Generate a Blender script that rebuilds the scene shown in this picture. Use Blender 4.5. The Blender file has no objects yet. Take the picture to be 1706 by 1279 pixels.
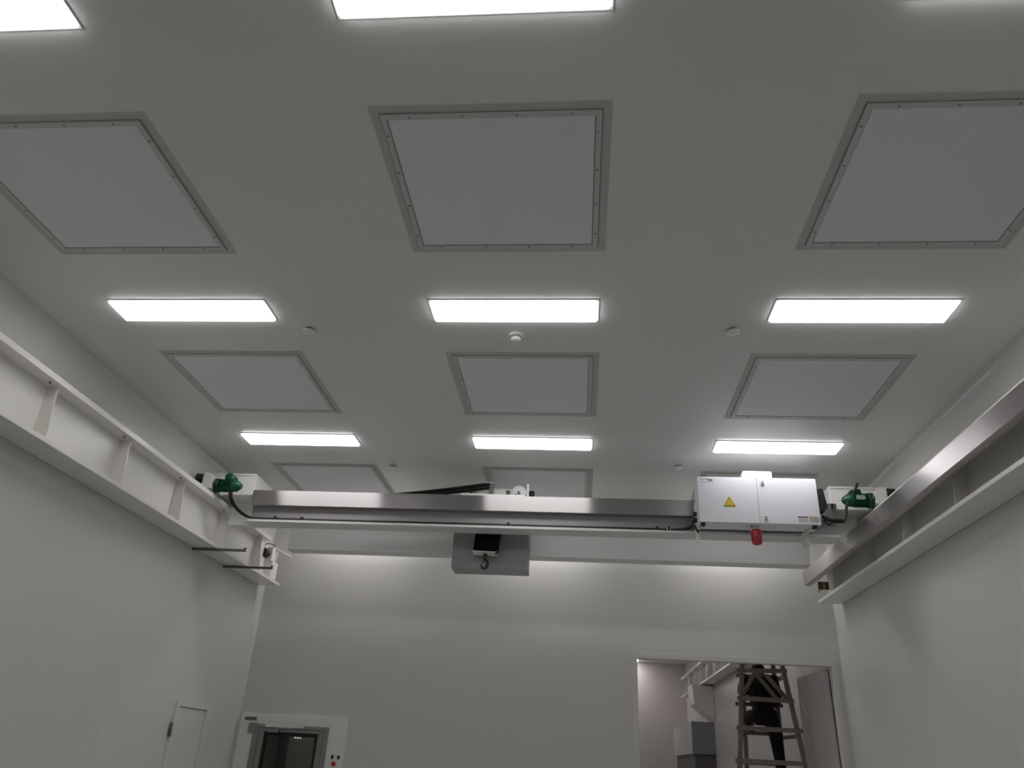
import bpy, bmesh, math, random
from mathutils import Vector, Matrix

random.seed(7)
SC = bpy.context.scene
COL = SC.collection

# ------------------------------------------------------------------ camera, world, exposure
ZO = 1.70                      # height of the camera above the floor; all heights below are written relative to it
W_PX, F_PX = 1706.0, 1250.87
PITCH, YAW, ROLL = 0.4693, -0.1027, 0.0565
_cp, _sp, _cy, _sy = math.cos(PITCH), math.sin(PITCH), math.cos(YAW), math.sin(YAW)
_F = Vector((_cp * _sy, _cp * _cy, _sp))
_R = Vector((_cy, -_sy, 0.0))
_U = Vector((-_sp * _sy, -_sp * _cy, _cp))
_c, _s = math.cos(ROLL), math.sin(ROLL)
_R2 = _R * _c + _U * _s
_U2 = _U * _c - _R * _s
cam_d = bpy.data.cameras.new('camera')
cam = bpy.data.objects.new('camera', cam_d)
COL.objects.link(cam)
cam_d.sensor_width = 36.0
cam_d.lens = 36.0 * F_PX / W_PX
cam_d.clip_end = 200
cam.matrix_world = Matrix(((_R2.x, _U2.x, -_F.x, 0), (_R2.y, _U2.y, -_F.y, 0), (_R2.z, _U2.z, -_F.z, ZO), (0, 0, 0, 1)))
SC.camera = cam

world = bpy.data.worlds.new('world')
SC.world = world
world.use_nodes = True
world.node_tree.nodes['Background'].inputs[0].default_value = (0.5, 0.52, 0.55, 1)
world.node_tree.nodes['Background'].inputs[1].default_value = 0.0

SC.view_settings.view_transform = 'Standard'
SC.view_settings.look = 'None'
SC.view_settings.gamma = 1.0
SC.view_settings.use_curve_mapping = False
SC.view_settings.exposure = 0.0
LAMP_GLOW = 8.5                # emission of the ceiling light diffusers
ROOM2_GLOW = 12.0              # emission of the lights in the far room

# ------------------------------------------------------------------ materials
def mat(name, col, rough=0.5, metal=0.0, spec=0.5, coat=0.0, noise=None, bump=None, emit=None, aniso=0.0):
    m = bpy.data.materials.new(name)
    m.use_nodes = True
    nt = m.node_tree
    b = nt.nodes['Principled BSDF']
    b.inputs['Base Color'].default_value = (*col, 1)
    b.inputs['Roughness'].default_value = rough
    b.inputs['Metallic'].default_value = metal
    b.inputs['Specular IOR Level'].default_value = spec
    if coat:
        b.inputs['Coat Weight'].default_value = coat
        b.inputs['Coat Roughness'].default_value = 0.12
    if emit:
        b.inputs['Emission Color'].default_value = (*emit[0], 1)
        b.inputs['Emission Strength'].default_value = emit[1]
    if aniso:
        b.inputs['Anisotropic'].default_value = aniso
        t = nt.nodes.new('ShaderNodeTangent')
        t.direction_type = 'UV_MAP'
        t.uv_map = 'UVMap'
        nt.links.new(t.outputs[0], b.inputs['Tangent'])
    if noise or bump:
        tc = nt.nodes.new('ShaderNodeTexCoord')
        mp = nt.nodes.new('ShaderNodeMapping')
        nt.links.new(tc.outputs['Object'], mp.inputs[0])
        n = nt.nodes.new('ShaderNodeTexNoise')
        nt.links.new(mp.outputs[0], n.inputs['Vector'])
        n.inputs['Detail'].default_value = 4
        if noise:
            scale, amt, stretch = noise
            mp.inputs['Scale'].default_value = stretch
            n.inputs['Scale'].default_value = scale
            mx = nt.nodes.new('ShaderNodeMix')
            mx.data_type = 'RGBA'
            mx.inputs[6].default_value = (*[max(0, c * (1 - amt)) for c in col], 1)
            mx.inputs[7].default_value = (*[min(1, c * (1 + amt)) for c in col], 1)
            nt.links.new(n.outputs['Fac'], mx.inputs[0])
            nt.links.new(mx.outputs[2], b.inputs['Base Color'])
        if bump:
            n2 = nt.nodes.new('ShaderNodeTexNoise')
            n2.inputs['Scale'].default_value = bump[0]
            nt.links.new(tc.outputs['Object'], n2.inputs['Vector'])
            bp = nt.nodes.new('ShaderNodeBump')
            bp.inputs['Strength'].default_value = bump[1]
            bp.inputs['Distance'].default_value = bump[2]
            nt.links.new(n2.outputs['Fac'], bp.inputs['Height'])
            nt.links.new(bp.outputs[0], b.inputs['Normal'])
    return m

def panel_mat(name, col, rough, axis, pitch, offset):
    """painted sandwich panels: a thin joint line every `pitch` metres along one axis"""
    m = mat(name, col, rough, spec=0.5, bump=(0.9, 0.06, 0.05))
    nt = m.node_tree
    b = nt.nodes['Principled BSDF']
    geo = nt.nodes.new('ShaderNodeNewGeometry')
    sep = nt.nodes.new('ShaderNodeSeparateXYZ')
    nt.links.new(geo.outputs['Position'], sep.inputs[0])
    def math_(op, a, bb=None):
        q = nt.nodes.new('ShaderNodeMath')
        q.operation = op
        for i, v in enumerate((a, bb)):
            if v is None: continue
            if isinstance(v, (int, float)): q.inputs[i].default_value = v
            else: nt.links.new(v, q.inputs[i])
        return q.outputs[0]
    u = math_('SUBTRACT', sep.outputs[axis], offset)
    u = math_('DIVIDE', u, pitch)
    f = math_('FRACT', u)
    f = math_('SUBTRACT', f, 0.5)
    f = math_('ABSOLUTE', f)
    line = math_('GREATER_THAN', f, 0.5 - 0.0025 / pitch)
    mx = nt.nodes.new('ShaderNodeMix')
    mx.data_type = 'RGBA'
    mx.inputs[6].default_value = (*col, 1)
    mx.inputs[7].default_value = (*[c * 0.90 for c in col], 1)
    nt.links.new(line, mx.inputs[0])
    nt.links.new(mx.outputs[2], b.inputs['Base Color'])
    return m

WALLC = (0.655, 0.645, 0.63)
M = {}
M['wall_y'] = panel_mat('wall_panel_side', WALLC, 0.30, 1, 2.30, 4.37)
M['wall_x'] = panel_mat('wall_panel_end', WALLC, 0.30, 0, 4.60, -6.72)
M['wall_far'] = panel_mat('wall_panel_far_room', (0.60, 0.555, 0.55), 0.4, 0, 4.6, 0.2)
M['ceiling'] = mat('ceiling_panel', (0.78, 0.78, 0.765), 0.32, noise=(0.7, 0.02, (1, 1, 1)), bump=(0.8, 0.05, 0.05))
M['floor'] = mat('grey_epoxy_floor', (0.57, 0.575, 0.57), 0.35, noise=(1.5, 0.06, (1, 1, 1)))
M['cove'] = mat('white_cove_profile', (0.67, 0.66, 0.645), 0.35)
M['white_paint'] = mat('white_beam_paint', (0.80, 0.785, 0.75), 0.32, noise=(2.0, 0.03, (1, 1, 1)))
M['girder_paint'] = mat('white_girder_paint', (0.72, 0.71, 0.70), 0.35, noise=(2.0, 0.03, (1, 1, 1)))
M['box_paint'] = mat('white_carriage_paint', (0.83, 0.83, 0.80), 0.35)
M['cab_white'] = mat('white_cabinet_powder_coat', (0.82, 0.82, 0.875), 0.30, bump=(180, 0.05, 0.001))
M['steel'] = mat('brushed_stainless', (0.56, 0.54, 0.54), 0.34, metal=1.0, aniso=1.0)
M['steel_satin'] = mat('satin_steel_sheet', (0.34, 0.33, 0.325), 0.55, metal=0.7)
M['steel_tray'] = mat('satin_grey_tray_sheet', (0.40, 0.385, 0.38), 0.5, metal=0.25)
M['rail_steel'] = mat('crane_rail_steel', (0.33, 0.32, 0.31), 0.45, metal=0.8)
M['dark_steel'] = mat('dark_angle_steel', (0.15, 0.15, 0.142), 0.5, metal=0.4)
M['black'] = mat('black_plastic', (0.012, 0.011, 0.010), 0.45)
M['rubber'] = mat('black_rubber_cable', (0.014, 0.011, 0.009), 0.55)
M['hook_black'] = mat('black_hook_block_paint', (0.006, 0.005, 0.004), 0.8, spec=0.15)
M['hook_steel'] = mat('dark_forged_hook', (0.05, 0.042, 0.04), 0.45, metal=0.3)
M['green'] = mat('green_motor_paint', (0.0, 0.075, 0.034), 0.38, noise=(12, 0.15, (1, 1, 1)))
M['green_dark'] = mat('dark_green_motor_flange', (0.003, 0.036, 0.02), 0.45)
M['silver'] = mat('silver_name_plate', (0.36, 0.44, 0.42), 0.4, metal=0.3)
M['red'] = mat('red_beacon_plastic', (0.52, 0.010, 0.028), 0.14, coat=0.6)
M['yellow'] = mat('yellow_warning_vinyl', (0.78, 0.60, 0.02), 0.45)
M['sign_black'] = mat('black_sign_ink', (0.05, 0.045, 0.02), 0.6)
M['orange'] = mat('orange_sign_bolt', (0.75, 0.36, 0.03), 0.5)
M['label_white'] = mat('white_label_paper', (0.78, 0.78, 0.80), 0.55)
M['label_purple'] = mat('purple_label_band', (0.19, 0.03, 0.12), 0.55)
M['label_yellow'] = mat('dull_yellow_label_band', (0.46, 0.42, 0.13), 0.55)
M['label_ink'] = mat('grey_label_ink', (0.20, 0.20, 0.21), 0.6)
M['latch'] = mat('grey_latch_metal', (0.30, 0.30, 0.31), 0.35, metal=0.6)
M['filter_frame'] = mat('grey_aluminium_filter_frame', (0.61, 0.605, 0.595), 0.45)
M['filter_panel'] = mat('white_diffuser_sheet', (0.83, 0.83, 0.85), 0.55)
M['sealant'] = mat('grey_sealant', (0.55, 0.55, 0.535), 0.6)
M['groove'] = mat('dark_joint_gap', (0.30, 0.30, 0.29), 0.7)
M['lamp_frame'] = mat('white_lamp_trim', (0.75, 0.75, 0.74), 0.4)
M['lamp'] = mat('lit_diffuser', (0.9, 0.9, 0.9), 0.5, emit=((1.0, 0.99, 0.985), LAMP_GLOW))
M['lamp_far'] = mat('lit_diffuser_far_room', (0.9, 0.9, 0.9), 0.5, emit=((1.0, 0.97, 0.955), ROOM2_GLOW))
M['plate_white'] = mat('white_plastic_cover', (0.85, 0.86, 0.83), 0.4)
M['detector'] = mat('white_detector_plastic', (0.85, 0.84, 0.84), 0.45)
M['surround'] = mat('white_steel_surround', (0.80, 0.80, 0.785), 0.4)
M['door_grey'] = mat('grey_anodised_frame', (0.27, 0.265, 0.255), 0.42, metal=0.25)
M['gasket'] = mat('black_door_gasket', (0.008, 0.008, 0.006), 0.6)
M['cabin'] = mat('grey_cabin_lining', (0.35, 0.35, 0.33), 0.5)
M['cabin_light'] = mat('lighter_cabin_panel', (0.62, 0.62, 0.58), 0.5)
M['cabin_fill'] = mat('cabin_fill_glow', (0.9, 0.9, 0.9), 0.5, emit=((1, 0.99, 0.95), 0.45))  # glow of the fill panel added inside the cabin
M['spark'] = mat('glowing_white_dot', (1, 1, 1), 0.5, emit=((1, 1, 1), 1.6))
M['jamb_light'] = mat('white_jamb_indicator', (1, 1, 1), 0.5, emit=((1, 0.99, 0.97), 5))
M['red_button'] = mat('red_button_plastic', (0.45, 0.03, 0.02), 0.35)
M['wood'] = mat('old_grey_brown_timber', (0.27, 0.22, 0.19), 0.75, noise=(6, 0.35, (1, 1, 0.15)), bump=(30, 0.3, 0.004))
M['skin'] = mat('person_skin', (0.35, 0.20, 0.14), 0.55)
M['jacket'] = mat('black_work_jacket', (0.010, 0.009, 0.009), 0.9)
M['trousers'] = mat('black_work_trousers', (0.008, 0.007, 0.008), 0.9)
M['shoe'] = mat('dark_shoe_leather', (0.014, 0.010, 0.009), 0.6)
M['hair'] = mat('black_hair', (0.006, 0.005, 0.005), 0.6)
M['eye'] = mat('dark_eye', (0.02, 0.015, 0.01), 0.3)
M['duct_grey'] = mat('casing_end_grey', (0.25, 0.255, 0.27), 0.5)
M['duct_pale'] = mat('casing_side_grey', (0.52, 0.53, 0.52), 0.5)
M['leaf_grey'] = mat('grey_door_leaf', (0.55, 0.52, 0.52), 0.4)
M['dark_gap'] = mat('black_door_seal', (0.03, 0.028, 0.026), 0.6)

gl = bpy.data.materials.new('door_glass')
gl.use_nodes = True
_nt = gl.node_tree
_nt.nodes.remove(_nt.nodes['Principled BSDF'])
_tr = _nt.nodes.new('ShaderNodeBsdfTransparent'); _tr.inputs[0].default_value = (0.74, 0.75, 0.71, 1)
_gs = _nt.nodes.new('ShaderNodeBsdfGlossy'); _gs.inputs['Roughness'].default_value = 0.02
_mx = _nt.nodes.new('ShaderNodeMixShader')
_fr = _nt.nodes.new('ShaderNodeFresnel'); _fr.inputs[0].default_value = 1.45
_nt.links.new(_fr.outputs[0], _mx.inputs[0])
_nt.links.new(_tr.outputs[0], _mx.inputs[1]); _nt.links.new(_gs.outputs[0], _mx.inputs[2])
_nt.links.new(_mx.outputs[0], _nt.nodes['Material Output'].inputs[0])
M['glass'] = gl

# ------------------------------------------------------------------ mesh building
class MB:
    """collects shapes in room coordinates (heights relative to the camera height) and links them as one mesh"""
    def __init__(self):
        self.bm = bmesh.new()
        self.slots = []
        self.uv = self.bm.loops.layers.uv.new('UVMap')
    def _slot(self, m):
        if m is None: return 0
        if m not in self.slots: self.slots.append(m)
        return self.slots.index(m)
    def poly(self, vs, faces, m=None, smooth=False):
        s = self._slot(m)
        bv = [self.bm.verts.new(Vector(v) + Vector((0, 0, ZO))) for v in vs]
        for f in faces:
            try:
                fc = self.bm.faces.new([bv[i] for i in f])
            except ValueError:
                continue
            fc.material_index = s
            fc.smooth = smooth
        return self
    def box(self, x0, x1, y0, y1, z0, z1, m=None):
        v = [(x0, y0, z0), (x1, y0, z0), (x1, y1, z0), (x0, y1, z0), (x0, y0, z1), (x1, y0, z1), (x1, y1, z1), (x0, y1, z1)]
        f = [(3, 2, 1, 0), (4, 5, 6, 7), (0, 1, 5, 4), (1, 2, 6, 5), (2, 3, 7, 6), (3, 0, 4, 7)]
        return self.poly(v, f, m)
    def prism(self, pts, axis, a, b, m=None, smooth=False):
        """pts: outline in the other two axes (x->(y,z), y->(x,z), z->(x,y)), extruded from a to b"""
        def P(p, t):
            return {'x': (t, p[0], p[1]), 'y': (p[0], t, p[1]), 'z': (p[0], p[1], t)}[axis]
        n = len(pts)
        v = [P(p, a) for p in pts] + [P(p, b) for p in pts]
        f = [tuple(range(n))[::-1], tuple(range(n, 2 * n))]
        f += [(i, (i + 1) % n, n + (i + 1) % n, n + i) for i in range(n)]
        return self.poly(v, f, m, smooth)
    def lathe(self, p0, p1, prof, seg=24, m=None, smooth=True):
        """prof: list of (t, r) along the axis p0 -> p1 (t in metres from p0)"""
        p0, p1 = Vector(p0), Vector(p1)
        d = (p1 - p0).normalized()
        u = d.orthogonal().normalized()
        w = d.cross(u)
        vs, fs = [], []
        for t, r in prof:
            for k in range(seg):
                a = 2 * math.pi * k / seg
                vs.append(p0 + d * t + (u * math.cos(a) + w * math.sin(a)) * r)
        for i in range(len(prof) - 1):
            for k in range(seg):
                k2 = (k + 1) % seg
                fs.append((i * seg + k, i * seg + k2, (i + 1) * seg + k2, (i + 1) * seg + k))
        fs.append(tuple(range(seg))[::-1])
        fs.append(tuple(range((len(prof) - 1) * seg, len(prof) * seg)))
        return self.poly(vs, fs, m, smooth)
    def cyl(self, p0, p1, r, r1=None, seg=24, m=None):
        L = (Vector(p1) - Vector(p0)).length
        return self.lathe(p0, p1, [(0, r), (L, r if r1 is None else r1)], seg, m, True)
    def bar(self, p0, p1, w, h, m=None, up=(0, 0, 1), w1=None, h1=None):
        """rectangular bar from p0 to p1"""
        p0, p1 = Vector(p0), Vector(p1)
        d = (p1 - p0).normalized()
        s = d.cross(Vector(up))
        if s.length < 1e-4: s = d.cross(Vector((0, 1, 0)))
        s.normalize()
        u = s.cross(d)
        vs = []
        for p, ww, hh in ((p0, w, h), (p1, w1 or w, h1 or h)):
            for a, b in ((-1, -1), (1, -1), (1, 1), (-1, 1)):
                vs.append(p + s * (a * ww / 2) + u * (b * hh / 2))
        return self.poly(vs, [(3, 2, 1, 0), (4, 5, 6, 7), (0, 1, 5, 4), (1, 2, 6, 5), (2, 3, 7, 6), (3, 0, 4, 7)], m)
    def tube(self, pts, r, seg=10, m=None, sub=6):
        """smooth round tube through the points (Catmull-Rom)"""
        P = [Vector(p) for p in pts]
        out = []
        for i in range(len(P) - 1):
            a, b, c, d = P[max(i - 1, 0)], P[i], P[i + 1], P[min(i + 2, len(P) - 1)]
            for k in range(sub):
                t = k / sub
                out.append(0.5 * ((2 * b) + (c - a) * t + (2 * a - 5 * b + 4 * c - d) * t * t + (3 * b - a - 3 * c + d) * t ** 3))
        out.append(P[-1])
        vs, fs = [], []
        u = None
        for i, p in enumerate(out):
            d = (out[min(i + 1, len(out) - 1)] - out[max(i - 1, 0)]).normalized()
            u = d.orthogonal() if u is None else (u - d * u.dot(d))
            u.normalize()
            w = d.cross(u)
            rr = r(i / (len(out) - 1)) if callable(r) else r
            for k in range(seg):
                a = 2 * math.pi * k / seg
                vs.append(p + (u * math.cos(a) + w * math.sin(a)) * rr)
        for i in range(len(out) - 1):
            for k in range(seg):
                k2 = (k + 1) % seg
                fs.append((i * seg + k, i * seg + k2, (i + 1) * seg + k2, (i + 1) * seg + k))
        fs.append(tuple(range(seg))[::-1]); fs.append(tuple(range((len(out) - 1) * seg, len(out) * seg)))
        return self.poly(vs, fs, m, True)
    def ring(self, x0, x1, y0, y1, w, z0, z1, m=None):
        """flat rectangular frame of width w, outer size given"""
        self.box(x0, x1, y0, y0 + w, z0, z1, m)
        self.box(x0, x1, y1 - w, y1, z0, z1, m)
        self.box(x0, x0 + w, y0 + w, y1 - w, z0, z1, m)
        self.box(x1 - w, x1, y0 + w, y1 - w, z0, z1, m)
        return self
    def sphere(self, c, r, m=None, sc=(1, 1, 1), seg=16):
        vs, fs = [], []
        c = Vector(c)
        for i in range(1, seg // 2):
            th = math.pi * i / (seg // 2)
            for k in range(seg):
                a = 2 * math.pi * k / seg
                vs.append(c + Vector((math.sin(th) * math.cos(a) * r * sc[0], math.sin(th) * math.sin(a) * r * sc[1], math.cos(th) * r * sc[2])))
        n = seg // 2 - 1
        vs.append(c + Vector((0, 0, r * sc[2]))); vs.append(c - Vector((0, 0, r * sc[2])))
        for i in range(n - 1):
            for k in range(seg):
                k2 = (k + 1) % seg
                fs.append((i * seg + k, (i + 1) * seg + k, (i + 1) * seg + k2, i * seg + k2))
        for k in range(seg):
            fs.append((n * seg, k, (k + 1) % seg)); fs.append((n * seg + 1, (n - 1) * seg + (k + 1) % seg, (n - 1) * seg + k))
        return self.poly(vs, fs, m, True)
    def build(self, name, m, parent=None, bevel=0.0, uvdir=None, origin=None):
        bm = self.bm
        bmesh.ops.recalc_face_normals(bm, faces=bm.faces[:])
        if bevel:
            es = [e for e in bm.edges if len(e.link_faces) == 2 and e.calc_face_angle(0) > 0.6]
            bmesh.ops.bevel(bm, geom=es, offset=bevel, segments=2, profile=0.7, affect='EDGES', clamp_overlap=True)
        ud = Vector(uvdir) if uvdir else Vector((0, 0, 1))
        for f in bm.faces:
            vd = f.normal.cross(ud)
            if vd.length < 1e-3: vd = Vector((1, 0, 0))
            u2 = vd.cross(f.normal)
            for l in f.loops:
                l[self.uv].uv = (l.vert.co.dot(u2), l.vert.co.dot(vd))
        if parent is not None:
            org = world_origin(parent)
        elif origin is not None:
            org = Vector(origin) + Vector((0, 0, ZO))
        else:
            xs = [v.co for v in bm.verts]
            org = Vector(((min(v.x for v in xs) + max(v.x for v in xs)) / 2, (min(v.y for v in xs) + max(v.y for v in xs)) / 2, min(v.z for v in xs)))
        for v in bm.verts: v.co -= org
        me = bpy.data.meshes.new(name)
        bm.to_mesh(me)
        bm.free()
        if self.slots:
            for k in self.slots: me.materials.append(M[k] if isinstance(k, str) else k)
        else:
            me.materials.append(M[m] if isinstance(m, str) else m)
        o = bpy.data.objects.new(name, me)
        COL.objects.link(o)
        if parent is not None: o.parent = parent
        else: o.location = org
        return o

def world_origin(o):
    p = Vector(o.location)
    while o.parent is not None:
        o = o.parent
        p += Vector(o.location)
    return p

def tag(o, label=None, cat=None, group=None, kind=None):
    if label: o['label'] = label
    if cat: o['category'] = cat
    if group: o['group'] = group
    if kind: o['kind'] = kind
    return o

def thing(name, label, cat, loc, group=None):
    o = bpy.data.objects.new(name, None)
    COL.objects.link(o)
    o.location = (loc[0], loc[1], loc[2] + ZO)
    o.empty_display_size = 0.1
    return tag(o, label, cat, group)

def copy_tree(o, parent=None):
    c = o.copy()
    COL.objects.link(c)
    c.parent = parent
    for ch in list(o.children): copy_tree(ch, c)
    return c

def structure(o, label=None, cat=None):
    return tag(o, label, cat, kind='structure')

# ------------------------------------------------------------------ room shell
XL, XR, YB, H, FL = -4.22, 3.20, 9.95, 2.974, -ZO
YF, YF2 = -3.0, 24.3
WT = 0.10                                           # wall panel thickness
DX0, DX1, DZ = 0.72, 3.07, 1.285                    # wide opening in the back wall
SX0, SX1, SZ = -3.97, -3.04, 0.30                   # hole behind the air shower door

structure(MB().box(XL - WT, XR + WT, YF - WT, YB + WT, FL - 0.1, FL).build('floor', 'floor'), 'grey resin floor of the hall', 'floor')
structure(MB().box(XL - WT, XR + WT, YF - WT, YB + WT, H, H + 0.1).build('ceiling', 'ceiling'), 'grey white panel ceiling with flush lights and filters', 'ceiling')
structure(MB().box(XL - WT, XL, YF - WT, YB + WT, FL, H).build('wall_left', 'wall_y'), 'pale grey panel wall on the left', 'wall')
structure(MB().box(XR, XR + WT, YF - WT, YB + WT, FL, H).build('wall_right', 'wall_y'), 'pale grey panel wall on the right', 'wall')
structure(MB().box(XL, XR, YF - WT, YF, FL, H).build('wall_front', 'wall_x'), 'pale panel wall closing the near end of the hall', 'wall')
wb = MB()
wb.box(XL, SX0, YB, YB + WT, FL, H)
wb.box(SX0, SX1, YB, YB + WT, SZ, H)
wb.box(SX1, DX0, YB, YB + WT, FL, H)
wb.box(DX0, DX1, YB, YB + WT, DZ, H)
wb.box(DX1, XR, YB, YB + WT, FL, H)
structure(wb.build('wall_back', 'wall_x'), 'pale grey back wall with a wide doorway', 'wall')

def cove(name, axis, c0, c1, a, b, sx, sz, r=0.05):
    """concave quarter-round corner profile"""
    pts = [(c0, c1)]
    for k in range(7):
        t = math.pi / 2 * k / 6
        pts.append((c0 + sx * r * (1 - math.sin(t)), c1 + sz * r * (1 - math.cos(t))))
    m = MB().prism(pts, axis, a, b, smooth=False)
    return structure(m.build(name, 'cove'), cat='trim')
cove('trim_1', 'y', XL, H, YF, YB, 1, -1)
cove('trim_2', 'y', XR, H, YF, YB, -1, -1)
cove('trim_3', 'x', YB, H, XL, XR, -1, -1)
cove('trim_4', 'z', XL, YB, FL, H, 1, -1, 0.02)
cove('trim_5', 'z', XR, YB, FL, H, -1, -1, 0.02)

# trim round the wide doorway
fr = MB()
fr.box(DX0 - 0.055, DX0 + 0.01, YB - 0.012, YB + WT + 0.01, FL, DZ - 0.02)
fr.box(DX1 - 0.01, DX1 + 0.055, YB - 0.012, YB + WT + 0.01, FL, DZ - 0.02)
fr.box(DX0 - 0.055, DX1 + 0.055, YB - 0.012, YB + WT + 0.01, DZ - 0.02, DZ + 0.05)
structure(fr.build('trim_6', 'cove', bevel=0.004), 'white metal trim around the wide doorway', 'trim')

# the room behind the doorway
structure(MB().box(XL - WT, XR + WT, YB + WT, YF2 + WT, FL - 0.1, FL).build('floor_far', 'floor'), 'grey floor of the room beyond the doorway', 'floor')
structure(MB().box(XL - WT, XR + WT, YB + WT, YF2 + WT, H, H + 0.1).build('ceiling_far', 'ceiling'), 'ceiling of the room beyond the doorway', 'ceiling')
structure(MB().box(XL - WT, XL, YB + WT, YF2 + WT, FL, H).build('wall_far_left', 'wall_y'), 'left wall of the room beyond the doorway', 'wall')
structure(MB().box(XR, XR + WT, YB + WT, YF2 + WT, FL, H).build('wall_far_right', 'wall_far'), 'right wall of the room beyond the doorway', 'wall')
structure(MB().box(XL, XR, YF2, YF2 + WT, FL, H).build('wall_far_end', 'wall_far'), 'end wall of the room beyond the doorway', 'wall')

# wide doorway: the right hand leaf stands open against the far room's wall
dl = structure(MB().box(-0.03, 0.03, 0.0, 1.12, FL, 1.262 - 0.01).build('door_1', 'leaf_grey', bevel=0.003, origin=(0, 0, FL)),
               'grey door leaf standing open at the right of the doorway', 'door')
dl.location = (3.025, YB + WT + 0.03, 0.0)
dl.rotation_euler = (0, 0, math.radians(1.5))
for hz in (0.86, 0.42, -0.6):
    MB().cyl((3.068, YB + WT + 0.012, hz - 0.06), (3.068, YB + WT + 0.012, hz + 0.06), 0.014).build('hinge', 'latch', None).name = 'hinge'
for o in [o for o in bpy.data.objects if o.name.startswith('hinge')]:
    mw = o.location.copy()
    o.parent = dl
    o.matrix_parent_inverse = (Matrix.Translation(dl.location) @ dl.rotation_euler.to_matrix().to_4x4()).inverted()
    o.location = mw
seal = MB().box(0.031, 0.036, -0.012, 0.004, FL, 1.24).build('seal_strip', 'dark_gap', dl)
seal.data.transform(Matrix.Translation(dl.location - Vector((0, 0, 0))))
seal.location = (0, 0, 0)

# flush door in the left wall
d2 = structure(MB().box(XL, XL + 0.012, 8.34, 8.99, FL, 0.375).build('door_2', 'wall_y', bevel=0.003), 'flush white door in the left wall with a dark hinge', 'door')
f2 = MB()
f2.box(XL, XL + 0.028, 8.275, 8.335, FL, 0.425)
f2.box(XL, XL + 0.028, 8.995, 9.04, FL, 0.425)
f2.box(XL, XL + 0.028, 8.335, 8.995, 0.385, 0.425)
f2.build('door_frame', 'cove', d2, bevel=0.003)
MB().cyl((XL + 0.02, 8.262, 0.09), (XL + 0.02, 8.262, 0.22), 0.016).build('hinge', 'dark_steel', d2)
# faint flush hatch in the left wall, nearer
d3 = MB()
d3.box(XL, XL + 0.0025, 6.99, 7.62, FL + 0.9, 0.485)
structure(d3.build('door_3', 'wall_y', bevel=0.001), 'faint flush hatch in the left wall', 'door')

# ------------------------------------------------------------------ ceiling lights
LX = (-2.956, -0.493, 1.962)
LY = (2.061, 4.643, 7.167, 9.690)
def make_light(mname):
    root = thing('ceiling_light', 'x', 'light', (0, 0, H))
    o = MB().ring(-0.618, 0.618, -0.147, 0.147, 0.018, H - 0.006, H).build('frame', 'lamp_frame', root, bevel=0.002)
    MB().box(-0.600, 0.600, -0.1290, 0.1290, H - 0.020, H).build('diffuser', mname, root, bevel=0.002)
    return root
lamp0 = make_light('lamp')
where_y = ('nearest row, cut by the photo edge', 'middle row between filter panels', 'row just before the crane bridge', 'last row behind the crane against the back wall')
where_x = ('left', 'centre', 'right')
first = True
for j, ly in enumerate(LY):
    for i, lx in enumerate(LX):
        o = lamp0 if first else copy_tree(lamp0)
        first = False
        o.location = (lx, ly, H + ZO)
        tag(o, 'lit white ceiling light, %s of the %s' % (where_x[i], where_y[j]), 'light', 'recessed ceiling lights')

# far room lights (two show an end past the jamb, four added unseen as fill)
farl = make_light('lamp_far')
for k, (lx, ly, lab) in enumerate(((1.175, 23.98, 'lit ceiling light in the far room, lower of two specks at the doorway corner'),
                                   (1.150, 23.42, 'lit ceiling light in the far room, upper of two specks at the doorway corner'),
                                   (0.9, 12.4, 'unseen fill light added in the far room above the wooden ladder'),
                                   (0.9, 15.6, 'unseen fill light added in the far room beyond the wooden ladder'),
                                   (-2.0, 13.4, 'unseen fill light added on the left side of the far room'),
                                   (0.9, 19.4, 'unseen fill light added in the far room near the grey wall casing'))):
    o = farl if k == 0 else copy_tree(farl)
    o.location = (lx, ly, H + ZO)
    tag(o, lab, 'light', 'far room ceiling lights')

# ------------------------------------------------------------------ filter panels
PX = (-2.936, -0.479, 1.953)
PY = (3.324, 5.878, 8.490)
def make_filter():
    root = thing('filter_panel', 'x', 'vent', (0, 0, H))
    a, b = 0.625, 0.612
    MB().ring(-a, a, -b, b, 0.048, H - 0.004, H).build('sealant_border', 'sealant', root)
    f = MB()
    f.ring(-a + 0.046, a - 0.046, -b + 0.046, b - 0.046, 0.006, H - 0.009, H, 'groove')
    f.ring(-a + 0.052, a - 0.052, -b + 0.052, b - 0.052, 0.030, H - 0.016, H, 'filter_frame')
    for s in (-1, 1):
        for t in (-0.42, -0.14, 0.14, 0.42):
            f.cyl((s * (a - 0.067), t, H - 0.0155), (s * (a - 0.067), t, H - 0.0185), 0.007, seg=10, m='latch')
            f.cyl((t, s * (b - 0.067), H - 0.0155), (t, s * (b - 0.067), H - 0.0185), 0.007, seg=10, m='latch')
    f.build('frame', None, root)
    MB().ring(-a + 0.082, a - 0.082, -b + 0.082, b - 0.082, 0.005, H - 0.007, H).build('gasket', 'groove', root)
    MB().box(-a + 0.087, a - 0.087, -b + 0.087, b - 0.087, H - 0.012, H).build('diffuser_sheet', 'filter_panel', root, bevel=0.003)
    return root
filt0 = make_filter()
wy = ('nearest row', 'middle row', 'last row behind the crane bridge')
for j, py in enumerate(PY):
    for i, px in enumerate(PX):
        o = filt0 if (i, j) == (0, 0) else copy_tree(filt0)
        o.location = (px, py, H + ZO)
        tag(o, 'square grey framed ceiling filter panel, %s of the %s' % (where_x[i], wy[j]), 'vent', 'square ceiling filter panels')

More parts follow.
